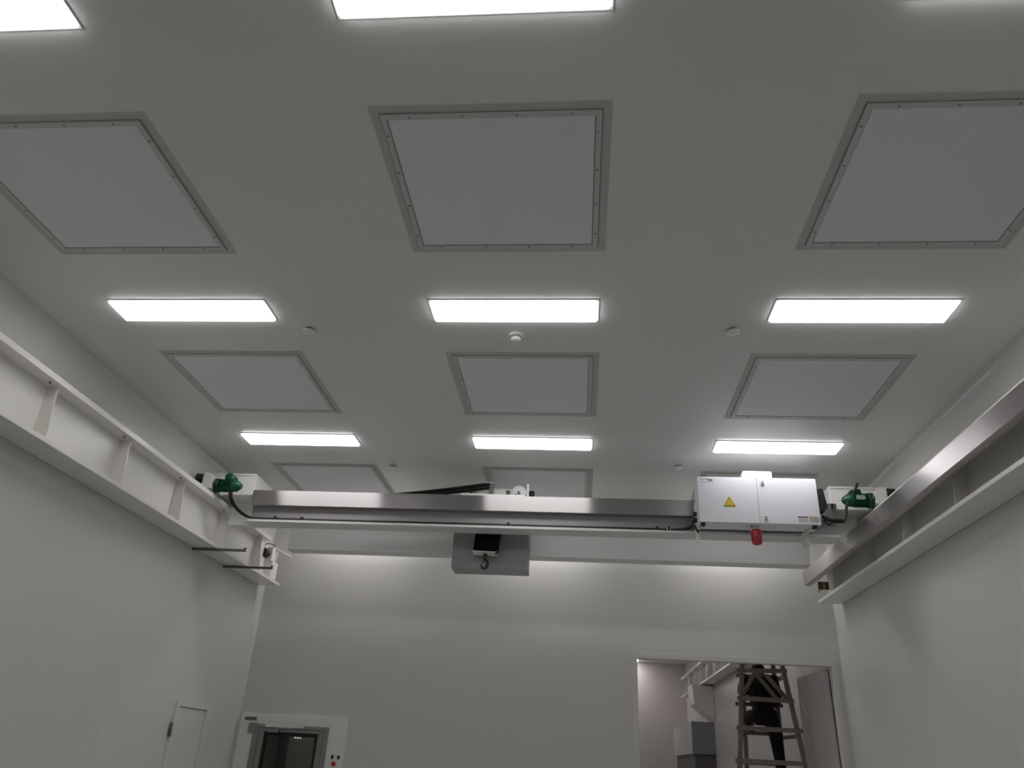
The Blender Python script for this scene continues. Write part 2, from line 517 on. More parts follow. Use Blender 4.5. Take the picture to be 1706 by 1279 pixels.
# ------------------------------------------------------------------ sprinkler cover plates and smoke detector
def make_plate():
    root = thing('sprinkler_cover', 'x', 'sprinkler', (0, 0, H))
    MB().cyl((0, 0, H), (0, 0, H - 0.022), 0.034, seg=28).build('socket', 'groove', root)
    MB().lathe((0, 0, H - 0.020), (0, 0, H - 1), [(0, 0.050), (0.006, 0.050), (0.010, 0.044)], 32).build('cover_disc', 'plate_white', root)
    return root
pl0 = make_plate()
for k, (x, y, lab) in enumerate(((-2.128, 4.919, 'small round white sprinkler cover between the left and centre middle-row lights'),
                                 (1.124, 4.907, 'small round white sprinkler cover just left of the right middle-row light'),
                                 (-2.125, 7.923, 'small round sprinkler cover above the bridge, left of the black cable loop'),
                                 (1.057, 7.746, 'small round sprinkler cover above the bridge, near the white cabinet'))):
    o = pl0 if k == 0 else copy_tree(pl0)
    o.location = (x, y, H + ZO)
    tag(o, lab, 'sprinkler', 'ceiling sprinkler covers')
sd = thing('smoke_detector', 'small white smoke detector on the ceiling below the centre light', 'detector', (-0.505, 5.0, H))
MB().lathe((-0.505, 5.0, H), (-0.505, 5.0, H - 1), [(0, 0.056), (0.014, 0.056), (0.018, 0.050)], 32).build('base', 'detector', sd)
MB().lathe((-0.505, 5.0, H - 0.018), (-0.505, 5.0, H - 1), [(0, 0.030), (0.014, 0.030)], 28).build('chamber', 'groove', sd)
MB().lathe((-0.505, 5.0, H - 0.032), (-0.505, 5.0, H - 1), [(0, 0.040), (0.012, 0.038), (0.022, 0.026)], 32).build('cap', 'detector', sd)

# ------------------------------------------------------------------ runway beams along the side walls
FZ0, FZ1, TZ0, TZ1 = 1.950, 1.985, 2.405, 2.452           # flange heights
def runway(side, y0, y1, ytop, label, stiff, group):
    """side +1: on the right wall, -1: on the left wall"""
    wall = XR if side > 0 else XL
    def X(d): return wall - side * d                      # d: distance out from the wall
    root = thing('runway_beam', label, 'beam', ((X(0.14)), (y0 + y1) / 2, FZ0), group)
    xs = sorted((X(0.008), X(0.285))); wx = sorted((X(0.135), X(0.151)))
    MB().box(xs[0], xs[1], y0, y1, FZ0, FZ1).build('bottom_flange', 'white_paint', root, bevel=0.003)
    MB().box(xs[0], xs[1], y0, ytop, TZ0, TZ1).build('top_flange', 'white_paint', root, bevel=0.003)
    MB().box(wx[0], wx[1], y0, y1 - 0.02, FZ1, TZ0).build('web', 'white_paint', root)
    for y in stiff:
        q = MB()
        q.prism([(X(0.151), FZ1), (X(0.275), FZ1), (X(0.275), FZ1 + 0.05), (X(0.24), TZ0 - 0.10), (X(0.24), TZ0), (X(0.151), TZ0)], 'y', y - 0.006, y + 0.006)
        q.build('stiffener', 'white_paint', root)
    rl = sorted((X(0.122), X(0.164)))
    MB().box(rl[0], rl[1], y0, ytop, TZ1, TZ1 + 0.045).build('rail', 'rail_steel', root, bevel=0.004)
    b = MB()
    for y in stiff:
        for d in (0.05, 0.235):
            b.cyl((X(d), y - 0.09, FZ1), (X(d), y - 0.09, FZ1 + 0.016), 0.010, seg=6)
            b.cyl((X(d - 0.01 if d > 0.1 else d), y - 0.09, TZ0), (X(d - 0.01 if d > 0.1 else d), y - 0.09, TZ0 - 0.014), 0.010, seg=6)
    b.build('bolts', 'latch', root)
    return root, X

ST = [0.65 + 1.05 * k for k in range(9)]
rl_, Xl = runway(-1, -2.2, 9.752, 9.22, 'white steel runway beam along the left wall', [y for y in ST], 'hall runway beams')
rr_, Xr = runway(1, -2.2, 9.644, 9.22, 'white steel runway beam with stainless cover along the right wall', [y for y in ST if y > 0][:] , 'hall runway beams')
# end block on the left beam
eb = MB().box(-4.20, -3.965, 9.46, 9.66, FZ1, 2.215).build('end_stop', 'white_paint', rl_, bevel=0.004)
MB().cyl((-4.075, 9.36, 2.300), (-4.075, 9.46, 2.300), 0.058).build('buffer', 'black', eb)
MB().box(-4.16, -3.99, 9.46, 9.60, 2.215, 2.385).build('buffer_bracket', 'white_paint', eb, bevel=0.004)
MB().tube([(-4.10, 9.37, 2.335), (-4.06, 9.37, 2.40), (-4.03, 9.40, 2.42), (-3.97, 9.48, 2.41)], 0.005).build('wire', 'rubber', eb)
MB().bar((-4.02, 9.55, 2.40), (-3.84, 9.72, 2.33), 0.05, 0.02).build('end_bracket', 'white_paint', rl_, bevel=0.003)
MB().box(-4.215, -4.02, 9.69, 9.72, FZ1, 2.40).build('end_plate', 'white_paint', rl_)
# stainless conductor cover on the right beam
cv = MB()
cvo = [(2.770, 2.155), (2.850, 2.155), (2.850, 2.160), (2.775, 2.160), (2.775, 2.312), (3.045, 2.312), (3.045, 2.318), (2.770, 2.318)]
cv.prism(cvo, 'y', -2.2, 9.63)
c_ = cv.build('conductor_cover', 'steel', rr_, uvdir=(0, 0, 1))
c_['label'] = 'brushed stainless steel conductor cover'
MB().box(2.79, 2.845, 9.52, 9.60, 2.165, 2.20).build('cover_clip', 'dark_steel', rr_)
cw = MB()
for k, dz in enumerate((2.085, 2.105, 2.125, 2.145)):
    cw.cyl((2.93, 9.36, dz), (2.93, 9.62, dz), 0.009, seg=8)
cw.build('conductor_bar', 'label_yellow', rr_)
MB().box(2.87, 2.99, 9.40, 9.43, 2.07, 2.16).build('conductor_support', 'dark_steel', rr_)

# dark angle bars sticking out under the left beam
def make_bar(y):
    root = thing('angle_bar', 'x', 'bar', (-3.92, y, FZ0 - 0.004))
    MB().bar((-4.218, y, FZ0 - 0.014), (-3.615, y, FZ0 - 0.014), 0.026, 0.026).build('bar', 'dark_steel', root, bevel=0.003)
    MB().box(-3.637, -3.615, y - 0.006, y + 0.010, FZ0 - 0.001, FZ0 + 0.018).build('turned_end', 'dark_steel', root)
    return root
ab = make_bar(8.66)
tag(ab, 'dark steel bar sticking out under the left beam, nearer its end', 'bar', 'dark bars under the left beam')
ab2 = copy_tree(ab)
ab2.location.y = 7.85
tag(ab2, 'dark steel bar sticking out under the left beam, farther from its end', 'bar', 'dark bars under the left beam')

# ------------------------------------------------------------------ overhead bridge crane
YG = 7.69                                                   # front face of the near girder's cover
crane = thing('bridge_crane', 'white overhead bridge crane with stainless front cover spanning the room', 'crane', (-0.5, 8.3, 2.215))
GX0, GX1 = -3.60, 2.61
ng = MB()
ng.box(GX0 - 0.03, GX1 + 0.03, YG - 0.01, 7.915, 2.215, 2.240)                 # bottom flange
ng.box(GX0 + 0.02, GX1, 7.765, 7.785, 2.240, 2.53)                             # web plates of the box girder
ng.box(GX0 + 0.02, GX1, 7.865, 7.885, 2.240, 2.53)
ng.box(GX0 + 0.02, GX1, 7.72, 7.915, 2.530, 2.555)
ng.box(GX0 + 0.02, GX0 + 0.04, 7.785, 7.865, 2.24, 2.53); ng.box(GX1 - 0.02, GX1, 7.785, 7.865, 2.24, 2.53)
near = ng.build('girder', 'girder_paint', crane)
fg = MB()
fg.box(GX0 + 0.08, GX1 + 0.01, 8.75, 8.955, 2.195, 2.22)
fg.box(GX0 + 0.08, GX1 + 0.01, 8.76, 8.775, 2.22, 2.53); fg.box(GX0 + 0.08, GX1 + 0.01, 8.92, 8.935, 2.22, 2.53)
fg.box(GX0 + 0.08, GX1 + 0.01, 8.75, 8.955, 2.53, 2.555)
fg.box(GX0 + 0.08, GX0 + 0.10, 8.775, 8.92, 2.22, 2.53); fg.box(GX1 - 0.01, GX1 + 0.01, 8.775, 8.92, 2.22, 2.53)
far = fg.build('girder', 'girder_paint', crane)
for y in (7.825, 8.85):
    MB().box(GX0 + 0.1, GX1 - 0.05, y - 0.018, y + 0.018, 2.555, 2.59).build('trolley_rail', 'rail_steel', near if y < 8 else far)
# stainless cover on the near girder: front skirt, top and end returns
sk = MB()
sk.prism([(YG, 2.405), (YG, 2.572), (7.80, 2.572), (7.80, 2.566), (YG + 0.005, 2.566), (YG + 0.005, 2.41), (7.765, 2.41), (7.765, 2.405)], 'x', GX0 + 0.005, GX1 + 0.02)
k_ = sk.build('girder_cover', 'steel', crane, uvdir=(0, 0, 1))
MB().box(GX0 + 0.01, GX1 + 0.018, 7.755, 7.764, 2.241, 2.404).build('lower_cover', 'steel_satin', crane, uvdir=(0, 0, 1))
k_['label'] = 'brushed stainless steel front cover'

# end carriages on the two rails
def carriage(side):
    wall = XR if side > 0 else XL
    def X(d): return wall - side * d
    c = MB()
    a, b = sorted((X(0.03), X(0.62)))
    c.box(a, b, 7.70, 8.16, 2.515, 2.758)
    root = c.build('end_carriage', 'box_paint', crane, bevel=0.006)
    lip = MB()
    lip.box(a, b, 7.690, 7.702, 2.738, 2.760)
    lip.box(*sorted((X(0.62), X(0.60))), 7.690, 7.702, 2.515, 2.738)
    lip.build('cover_lip', 'box_paint', root, bevel=0.002)
    e = MB()
    a2, b2 = sorted((X(0.30), X(0.655)))
    e.box(a2, b2, 7.93, 7.96, 2.24, 2.52)
    e.build('connection_plate', 'box_paint', root)
    MB().box(a2, b2, 8.65, 8.745, 2.44, 2.52).build('connection_plate', 'box_paint', root)
    t = MB()
    a3, b3 = sorted((X(0.05), X(0.24)))
    t.box(a3, b3, 8.16, 9.02, 2.53, 2.68)
    t.box(*sorted((X(0.24), X(0.62))), 8.16, 8.95, 2.545, 2.60)
    t.build('tie_beam', 'box_paint', root, bevel=0.004)
    for y in (7.85, 8.90):
        w = MB()
        w.lathe((X(0.168), y, 2.575), (X(0.118), y, 2.575), [(0, 0.060), (0.008, 0.062), (0.01, 0.078), (0.04, 0.078), (0.042, 0.062), (0.05, 0.060)], 28)
        w.build('wheel', 'rail_steel', root)
    return root
ecl, ecr = carriage(-1), carriage(1)

# travel drives: green motor, white gearbox, dark wheel cap
def drive(side, zc, yc, box_on_top):
    wall = XR if side > 0 else XL
    def X(d): return wall - side * d
    def P(d, dy=0, dz=0): return (X(d), yc + dy, zc + dz)
    g = MB()
    g.prism([(X(0.275), zc - 0.050), (X(0.275), zc + 0.060), (X(0.215), zc + 0.125), (X(0.150), zc + 0.125), (X(0.150), zc - 0.02), (X(0.20), zc - 0.050)], 'y', yc - 0.075, yc + 0.205)
    root = g.build('travel_drive', 'box_paint', crane, bevel=0.006)
    root['label'] = 'green motor with white gearbox'
    fl = MB()
    fl.lathe(P(0.276), P(1), [(0, 0.078), (0.014, 0.078), (0.014, 0.070), (0.030, 0.070), (0.03, 0.076), (0.042, 0.076)], 32)
    for k in range(6):
        a = k * math.pi / 3 + 0.3
        fl.cyl((X(0.274), yc + 0.066 * math.cos(a), zc + 0.066 * math.sin(a)), (X(0.322), yc + 0.066 * math.cos(a), zc + 0.066 * math.sin(a)), 0.008, seg=8)
    fl.build('motor_flange', 'green_dark', root)
    mo = MB()
    mo.lathe(P(0.318), P(1), [(0, 0.062), (0.145, 0.062), (0.145, 0.066), (0.16, 0.066), (0.200, 0.062), (0.240, 0.034), (0.247, 0.030)], 36)
    for k in range(14):
        a = math.pi * 2 * k / 14
        dy, dz = math.cos(a), math.sin(a)
        mo.bar(P(0.325, dy * 0.063, dz * 0.063), P(0.46, dy * 0.063, dz * 0.063), 0.006, 0.014, up=(0, dy, dz))
    mo.build('motor', 'green', root)
    MB().cyl(P(0.563), P(0.588), 0.006, seg=10).build('shaft_stub', 'latch', root)
    tb = MB()
    if box_on_top:
        tb.cyl(P(0.485, -0.02, 0.045), P(0.415, -0.02, 0.095), 0.048, seg=26)
        tb.sphere(P(0.42, -0.02, 0.09), 0.048)
    else:
        tb.prism([(X(0.37), zc + 0.055), (X(0.50), zc + 0.055), (X(0.48), zc + 0.10), (X(0.385), zc + 0.115)], 'y', yc - 0.02, yc + 0.06)
    tb.build('terminal_box', 'green' if box_on_top else 'green_dark', root)
    if not box_on_top:
        MB().box(*sorted((X(0.365), X(0.450))), yc - 0.0735, yc - 0.064, zc - 0.012, zc + 0.032).build('name_plate', 'silver', root)
    MB().cyl(P(0.060, -0.02, 0.072), P(0.151, -0.02, 0.072), 0.052, seg=28).build('wheel_cap', 'black', root)
    return root
drl = drive(-1, 2.548, 7.50, True)
drr = drive(1, 2.548, 7.50, False)

# cables along the near girder
def cab(pts, r, name='cable', parent=crane, **k):
    return MB().tube(pts, r, **k).build(name, 'rubber', parent)
for dy, dz, dx in ((-0.012, 0.0, 0.0), (0.012, 0.012, 0.025)):
    cab([(-3.775 + dx, 7.50, 2.49), (-3.765 + dx, 7.52, 2.42), (-3.72 + dx, 7.58, 2.34), (-3.62 + dx, 7.66, 2.268), (-3.50, 7.715 + dy, 2.255 + dz), (-3.2, 7.722 + dy, 2.254 + dz), (-1.0, 7.722 + dy, 2.254 + dz),
         (0.5, 7.722 + dy, 2.254 + dz), (1.02, 7.722 + dy, 2.256 + dz), (1.17, 7.70 + dy, 2.30 + dz), (1.20, 7.66, 2.36 + dz)], 0.011, sub=8)
for x in (-3.30, -3.0, -0.75, 0.80, 0.92):
    MB().box(x - 0.012, x + 0.012, 7.695, 7.752, 2.241, 2.284).build('cable_tie', 'black', crane)
MB().cyl((0.90, 7.71, 2.262), (0.94, 7.71, 2.262), 0.013).build('cable_connector', 'plate_white', crane)
# cables of the right drive
cab([(2.44, 7.46, 2.36), (2.47, 7.45, 2.32), (2.54, 7.45, 2.305), (2.60, 7.45, 2.315), (2.625, 7.46, 2.36), (2.645, 7.47, 2.43), (2.665, 7.47, 2.50), (2.70, 7.47, 2.565), (2.745, 7.47, 2.62), (2.775, 7.47, 2.67), (2.80, 7.48, 2.72)], 0.014)
cab([(2.40, 7.45, 2.36), (2.43, 7.44, 2.33), (2.50, 7.44, 2.318), (2.58, 7.44, 2.322)], 0.017)
cab([(2.42, 7.46, 2.34), (2.425, 7.45, 2.29), (2.46, 7.45, 2.275), (2.49, 7.45, 2.30), (2.48, 7.46, 2.34)], 0.008)

# ------------------------------------------------------------------ control cabinet on the near girder
CX0, CX1, CY0, CY1, CZ0, CZ1 = 1.180, 2.330, 7.300, 7.560, 2.228, 2.692
cabn = thing('control_cabinet', 'white electrical control cabinet with yellow warning triangle on the crane bridge', 'cabinet', ((CX0 + CX1) / 2, 7.43, CZ0))
MB().box(CX0, CX1, CY0 + 0.016, CY1, CZ0, CZ1).build('body', 'cab_white', cabn, bevel=0.004)
XS = 1.7575                                                # gap between the two doors
dr1 = MB().box(CX0 - 0.003, XS - 0.0015, CY0, CY0 + 0.015, CZ0 - 0.003, CZ1 + 0.002).build('door', 'cab_white', cabn, bevel=0.003)
dr2 = MB().box(XS + 0.0015, CX1 + 0.003, CY0, CY0 + 0.015, CZ0 - 0.003, CZ1 + 0.002).build('door', 'cab_white', cabn, bevel=0.003)
MB().box(XS - 0.0014, XS + 0.0014, CY0 + 0.006, CY0 + 0.016, CZ0, CZ1).build('door_gap', 'sign_black', cabn)
for zz in (2.640, 2.282):
    l = MB()
    l.box(1.795, 1.835, CY0 - 0.004, CY0, zz - 0.032, zz + 0.032, 'label_white')
    l.cyl((1.815, CY0 - 0.004, zz + 0.012), (1.815, CY0 - 0.010, zz + 0.012), 0.009, seg=16, m='latch')
    l.box(1.801, 1.829, CY0 - 0.009, CY0 - 0.004, zz - 0.022, zz - 0.008, 'latch')
    l.build('latch', None, dr2)
# warning triangle with a bolt and a line of small print
tri = MB()
def rtri(cx, cz, h, y, m, thick=0.0008):
    w = h / math.sqrt(3)
    pts = []
    for (vx, vz), a0 in (((cx - w, cz - h / 2), 150), ((cx, cz + h / 2), 30), ((cx + w, cz - h / 2), -90)):
        pass
    c = [(cx - w, cz - h * 0.42), (cx + w, cz - h * 0.42), (cx, cz + h * 0.58)]
    r = h * 0.06
    ctr = Vector((cx, cz - h * 0.42 + h / 3))
    out = []
    for p in c:
        d = (ctr - Vector(p)).normalized()
        q = Vector(p) + d * 2 * r
        ang = math.atan2(-d.y, -d.x)
        for k in (-60, -30, 0, 30, 60):
            out.append((q.x + r * math.cos(ang + math.radians(k)), q.y + r * math.sin(ang + math.radians(k))))
    tri.prism(out, 'y', y - thick, y, m)
rtri(1.478, 2.430, 0.112, CY0 - 0.0002, 'yellow')
rtri(1.478, 2.430, 0.096, CY0 - 0.0010, 'sign_black')
rtri(1.478, 2.430, 0.080, CY0 - 0.0018, 'yellow')
bz = [(1.482, 2.462), (1.470, 2.430), (1.478, 2.433), (1.473, 2.410), (1.488, 2.438), (1.480, 2.436), (1.487, 2.458)]
tri.prism(bz, 'y', CY0 - 0.0034, CY0 - 0.0026, 'orange')
tri.prism([(1.454, 2.404), (1.500, 2.404), (1.500, 2.409), (1.454, 2.409)], 'y', CY0 - 0.0034, CY0 - 0.0026, 'orange')
tri.build('warning_triangle', None, dr1)
# maker's plate: a grey line of small lettering, a dark emblem and an underline, all too small to read
mk = MB()
x = 1.205
for w_ in (0.012, 0.009, 0.011, 0.008, 0.012, 0.010, 0.012, 0.009, 0.011):
    mk.box(x, x + w_ - 0.003, CY0 - 0.001, CY0, 2.664, 2.672)
    x += w_
mk.prism([(1.275, 2.650), (1.325, 2.650), (1.332, 2.668), (1.288, 2.668)], 'y', CY0 - 0.001, CY0)
mk.box(1.20, 1.345, CY0 - 0.001, CY0, 2.637, 2.640)
mk.build('maker_plate', 'label_ink', dr1)
# two small notice labels at the lower right
lb = MB()
lb.box(2.118, 2.216, CY0 - 0.001, CY0, 2.243, 2.306, 'label_white')
lb.box(2.118, 2.216, CY0 - 0.002, CY0 - 0.001, 2.291, 2.303, 'label_purple')
lb.prism([(2.125, 2.250), (2.131, 2.250), (2.137, 2.272), (2.143, 2.250), (2.149, 2.250), (2.140, 2.282), (2.134, 2.282)], 'y', CY0 - 0.002, CY0 - 0.001, 'label_ink')
for k in range(3):
    lb.box(2.158, 2.208, CY0 - 0.002, CY0 - 0.001, 2.253 + k * 0.010, 2.256 + k * 0.010, 'label_ink')
lb.build('notice_label', None, dr2)
lc = MB()
lc.box(2.226, 2.322, CY0 - 0.001, CY0, 2.243, 2.306, 'label_white')
lc.box(2.228, 2.320, CY0 - 0.002, CY0 - 0.001, 2.292, 2.303, 'label_yellow')
random.seed(3)
for k in range(4):
    xx = 2.231
    while xx < 2.312:
        ww = random.uniform(0.004, 0.012)
        lc.box(xx, min(xx + ww, 2.318), CY0 - 0.002, CY0 - 0.001, 2.249 + k * 0.0105, 2.255 + k * 0.0105, 'label_ink')
        xx += ww + random.uniform(0.003, 0.006)
lc.build('notice_label', None, dr2)
# corner feet, brackets, vent hood, connector
for xx in (CX0 + 0.035, CX1 - 0.045):
    MB().box(xx - 0.020, xx + 0.020, CY0 + 0.035, CY0 + 0.085, CZ0 - 0.028, CZ0).build('foot', 'black', cabn, bevel=0.003)
for xx in (CX0 + 0.012, CX1 - 0.07):
    q = MB()
    q.box(xx - 0.022, xx + 0.022, 7.555, 7.570, 2.090, 2.50)
    q.box(xx - 0.022, xx + 0.022, 7.570, 7.675, 2.218, 2.232)
    q.box(xx - 0.022, xx - 0.016, 7.45, 7.557, 2.195, CZ0)
    q.box(xx - 0.022, xx + 0.022, 7.45, 7.557, CZ0 - 0.008, CZ0)
    q.build('bracket', 'white_paint', cabn, bevel=0.002)
vh = MB()
vh.prism([(1.625, CZ1), (1.925, CZ1), (1.925, CZ1 + 0.075), (1.918, CZ1 + 0.085), (1.646, CZ1 + 0.085), (1.638, CZ1 + 0.075)], 'y', 7.335, 7.52)
vh.build('vent_hood', 'cab_white', cabn, bevel=0.003)
cn = MB()
cn.prism([(CX1, 2.63), (2.425, 2.63), (2.450, 2.44), (2.415, 2.39), (2.36, 2.39), (CX1, 2.42)], 'y', 7.40, 7.50)
cn.box(CX1, 2.40, 7.41, 7.49, 2.395, 2.46)
cn.build('connector', 'black', cabn, bevel=0.004)
cg = MB()
cg.cyl((CX0, 7.50, 2.300), (CX0 - 0.045, 7.50, 2.300), 0.026, seg=16)
cg.cyl((CX0, 7.50, 2.365), (CX0 - 0.030, 7.50, 2.365), 0.022, seg=16)
cg.bar((CX0 - 0.05, 7.49, 2.275), (CX0 + 0.005, 7.46, 2.165), 0.022, 0.022)
cg.build('cable_gland', 'black', cabn)

# warning beacon hanging under the cabinet
bc = thing('warning_beacon', 'red cylindrical warning beacon hanging under the white control cabinet', 'beacon', (1.735, 7.42, 2.05))
MB().lathe((1.735, 7.42, CZ0 - 0.001), (1.735, 7.42, 0), [(0, 0.040), (0.008, 0.040), (0.010, 0.034), (0.042, 0.034)], 28).build('mount', 'label_white', bc)
MB().box(1.685, 1.760, 7.40, 7.408, CZ0 - 0.012, CZ0 - 0.0).build('mount_clip', 'dark_steel', bc)
lens = MB()
lens.lathe((1.735, 7.42, CZ0 - 0.040), (1.735, 7.42, 0), [(0, 0.046), (0.006, 0.053), (0.020, 0.053), (0.120, 0.048), (0.138, 0.042), (0.146, 0.028)], 36)
for k in range(24):
    a = 2 * math.pi * k / 24
    lens.bar((1.735 + 0.052 * math.cos(a), 7.42 + 0.052 * math.sin(a), CZ0 - 0.062), (1.735 + 0.0475 * math.cos(a), 7.42 + 0.0475 * math.sin(a), CZ0 - 0.158), 0.004, 0.004, up=(math.cos(a), math.sin(a), 0))
lens.build('lens', 'red', bc)

# ------------------------------------------------------------------ hoist trolley between the girders
tr = thing('hoist_trolley', 'white hoist trolley with drum and grey tray hanging from the bridge', 'hoist', (-0.95, 8.3, 1.895))
t1 = MB()
t1.box(-1.30, -0.60, 7.80, 7.83, 2.575, 2.625)
t1.box(-1.30, -0.60, 8.85, 8.88, 2.575, 2.625)
t1.box(-1.30, -1.26, 7.83, 8.85, 2.575, 2.625); t1.box(-0.64, -0.60, 7.83, 8.85, 2.575, 2.625)
t1.box(-1.26, -0.64, 8.46, 8.50, 2.56, 2.62); t1.box(-1.26, -0.64, 8.10, 8.14, 2.56, 2.62)
t1.build('frame', 'box_paint', tr)
hb = MB()
hb.box(-1.24, -0.98, 8.02, 8.44, 2.60, 2.725)
hb.box(-0.97, -0.72, 8.03, 8.44, 2.60, 2.768)
hb.build('hoist_body', 'box_paint', tr, bevel=0.006)
MB().lathe((-0.672, 7.93, 2.690), (-0.672, 8.40, 2.690), [(0, 0.080), (0.004, 0.084), (0.02, 0.084), (0.02, 0.075), (0.30, 0.075), (0.47, 0.075)], 36).build('drum', 'cab_white', tr)
MB().cyl((-0.672, 7.915, 2.690), (-0.672, 7.935, 2.690), 0.018, seg=16).build('drum_hub', 'latch', tr)
MB().box(-0.585, -0.562, 7.93, 8.10, 2.60, 2.795).build('end_plate', 'box_paint', tr)
MB().cyl((-0.56, 8.02, 2.70), (-0.505, 8.02, 2.70), 0.045, seg=20).build('end_motor', 'black', tr)
MB().box(-0.815, -0.775, 7.94, 7.98, 2.64, 2.72).build('limit_switch', 'black', tr)
for x in (-1.20, -0.70):
    for y in (7.855, 8.82):
        MB().cyl((x, y - 0.018, 2.618), (x, y + 0.018, 2.618), 0.028, seg=24).build('wheel', 'rail_steel', tr)
br = MB()
br.prism([(-1.62, 2.60), (-1.56, 2.60), (-1.53, 2.73), (-1.55, 2.75)], 'y', 8.20, 8.23)
br.build('bracket', 'box_paint', tr)
# cable guide post and the black cable band that runs along the girder to it
MB().bar((-0.985, 7.96, 2.59), (-0.985, 7.96, 2.80), 0.045, 0.03).build('guide_post', 'dark_steel', tr, bevel=0.003)
MB().prism([(-1.07, 2.802), (-0.95, 2.795), (-0.96, 2.812), (-1.05, 2.820)], 'y', 7.94, 7.99).build('guide_clamp', 'latch', tr)
fe = MB()
for k, (off, zz) in enumerate(((0.0, 0.0), (0.022, -0.012), (0.044, -0.026), (0.010, -0.036), (0.034, -0.05))):
    pts = []
    for t in range(11):
        u = t / 10
        x = -2.85 + (1.87) * u
        zb = 2.585 + 0.225 * (u ** 1.55)
        pts.append((x, 7.955 + off, zb + zz * (u ** 0.6) + 0.012 * (1 - u)))
    fe.tube(pts, 0.013, seg=8, sub=2)
fe.build('cable_band', 'rubber', tr)
# stainless catch tray hanging between the girders
ty = MB()
ty.box(-1.395, -0.558, 8.145, 8.150, 1.897, 2.56)
ty.box(-1.395, -0.558, 8.150, 8.455, 1.897, 1.903)
ty.box(-1.395, -0.558, 8.450, 8.455, 1.903, 2.56)
ty.box(-1.395, -1.390, 8.150, 8.450, 1.903, 2.56)
ty.box(-0.563, -0.558, 8.150, 8.450, 1.903, 2.56)
ty.box(-0.625, -0.620, 8.140, 8.146, 1.93, 2.54)
o_ = ty.build('catch_tray', 'steel_tray', tr)
o_['label'] = 'grey stainless steel catch tray'
# hook block and hook
hk = MB()
hk.prism([(-1.120, 2.30), (-0.855, 2.30), (-0.885, 2.030), (-1.140, 2.036)], 'y', 7.945, 8.10)
hko = hk.build('hook_block', 'hook_black', tr, bevel=0.004)
MB().prism([(-1.146, 2.036), (-0.880, 2.029), (-0.880, 2.021), (-1.146, 2.028)], 'y', 7.935, 8.11).build('bottom_plate', 'box_paint', hko)
MB().cyl((-0.888, 7.95, 2.045), (-0.888, 7.95, 2.005), 0.012, seg=12).build('pin', 'black', hko)
hh = MB()
hh.lathe((-1.012, 8.02, 2.03), (-1.012, 8.02, 0), [(0, 0.018), (0.018, 0.018), (0.020, 0.026), (0.036, 0.026), (0.040, 0.016), (0.055, 0.014)], 18)
arc = [(-1.012, 1.985)]
for k in range(12):
    a = math.radians(100 - k * 25.0)
    arc.append((-1.017 + 0.036 * math.cos(a), 1.912 + 0.046 * math.sin(a)))
hh.tube([(p[0], 8.02, p[1]) for p in arc], lambda t: 0.011 + 0.006 * math.sin(math.pi * min(1, t * 1.1)) - 0.006 * max(0, t - 0.8) * 5, seg=10, sub=4)
hh.build('hook', 'hook_steel', hko)
MB().bar((-0.990, 8.018, 1.965), (-1.045, 8.018, 1.918), 0.008, 0.005).build('safety_latch', 'hook_steel', hko)

# ------------------------------------------------------------------ air shower entrance in the back wall
ash = thing('air_shower', 'white walled air shower entrance with grey glazed door in the back wall', 'door', (-3.49, YB - 0.03, FL))
su = MB()
su.box(-4.165, SX0 + 0.02, YB - 0.035, YB - 0.001, FL, 0.425)
su.box(SX1 - 0.02, -2.806, YB - 0.035, YB - 0.001, FL, 0.425)
su.box(SX0 + 0.02, SX1 - 0.02, YB - 0.035, YB - 0.001, 0.292, 0.425)
su.build('surround_panel', 'surround', ash, bevel=0.004)
df = MB()
df.box(-3.975, -3.905, YB - 0.055, YB - 0.036, FL, 0.30)
df.box(-3.085, -3.028, YB - 0.055, YB - 0.036, FL, 0.30)
df.box(-3.905, -3.085, YB - 0.055, YB - 0.036, 0.262, 0.30)
df.build('door_frame', 'door_grey', ash, bevel=0.003)
MB().box(-4.045, -3.945, YB - 0.060, YB - 0.036, 0.195, 0.312).build('corner_plate', 'door_grey', ash, bevel=0.003)
dm = MB()
dm.box(-3.902, -3.835, YB - 0.05, YB - 0.005, FL + 0.01, 0.258)
dm.box(-3.155, -3.088, YB - 0.05, YB - 0.005, FL + 0.01, 0.258)
dm.box(-3.835, -3.155, YB - 0.05, YB - 0.005, 0.222, 0.258)
dm.box(-3.835, -3.155, YB - 0.05, YB - 0.005, FL + 0.01, FL + 0.12)
door = dm.build('door', 'door_grey', ash, bevel=0.003)
gk = MB()
gk.box(-3.836, -3.800, YB - 0.044, YB - 0.012, FL + 0.12, 0.223)
gk.box(-3.190, -3.154, YB - 0.044, YB - 0.012, FL + 0.12, 0.223)
gk.box(-3.800, -3.190, YB - 0.044, YB - 0.012, 0.180, 0.223)
gk.build('gasket', 'gasket', door)
MB().box(-3.800, -3.190, YB - 0.032, YB - 0.026, FL + 0.12, 0.180).build('glass_pane', 'glass', door)
MB().box(-3.79, -3.65, YB - 0.080, YB - 0.050, 0.215, 0.252).build('door_closer', 'latch', door, bevel=0.004)
MB().bar((-3.70, YB - 0.07, 0.258), (-3.36, YB - 0.068, 0.272), 0.02, 0.014).build('closer_arm', 'latch', door)
MB().box(-3.83, -3.35, YB - 0.062, YB - 0.056, 0.272, 0.306).build('header_strip', 'surround', ash, bevel=0.002)
MB().box(-4.115, -3.965, YB - 0.040, YB - 0.035, 0.338, 0.376).build('name_plate', 'dark_steel', ash)
for x in (-2.943, -2.865):
    MB().lathe((x, YB - 0.034, -0.012), (x, YB - 0.06, -0.012), [(0, 0.016), (0.012, 0.016), (0.016, 0.012)], 18).build('button', 'black', ash)
    MB().lathe((x, YB - 0.034, -0.026), (x, YB - 0.06, -0.026), [(0, 0.015), (0.010, 0.015)], 18).build('button', 'black', ash)
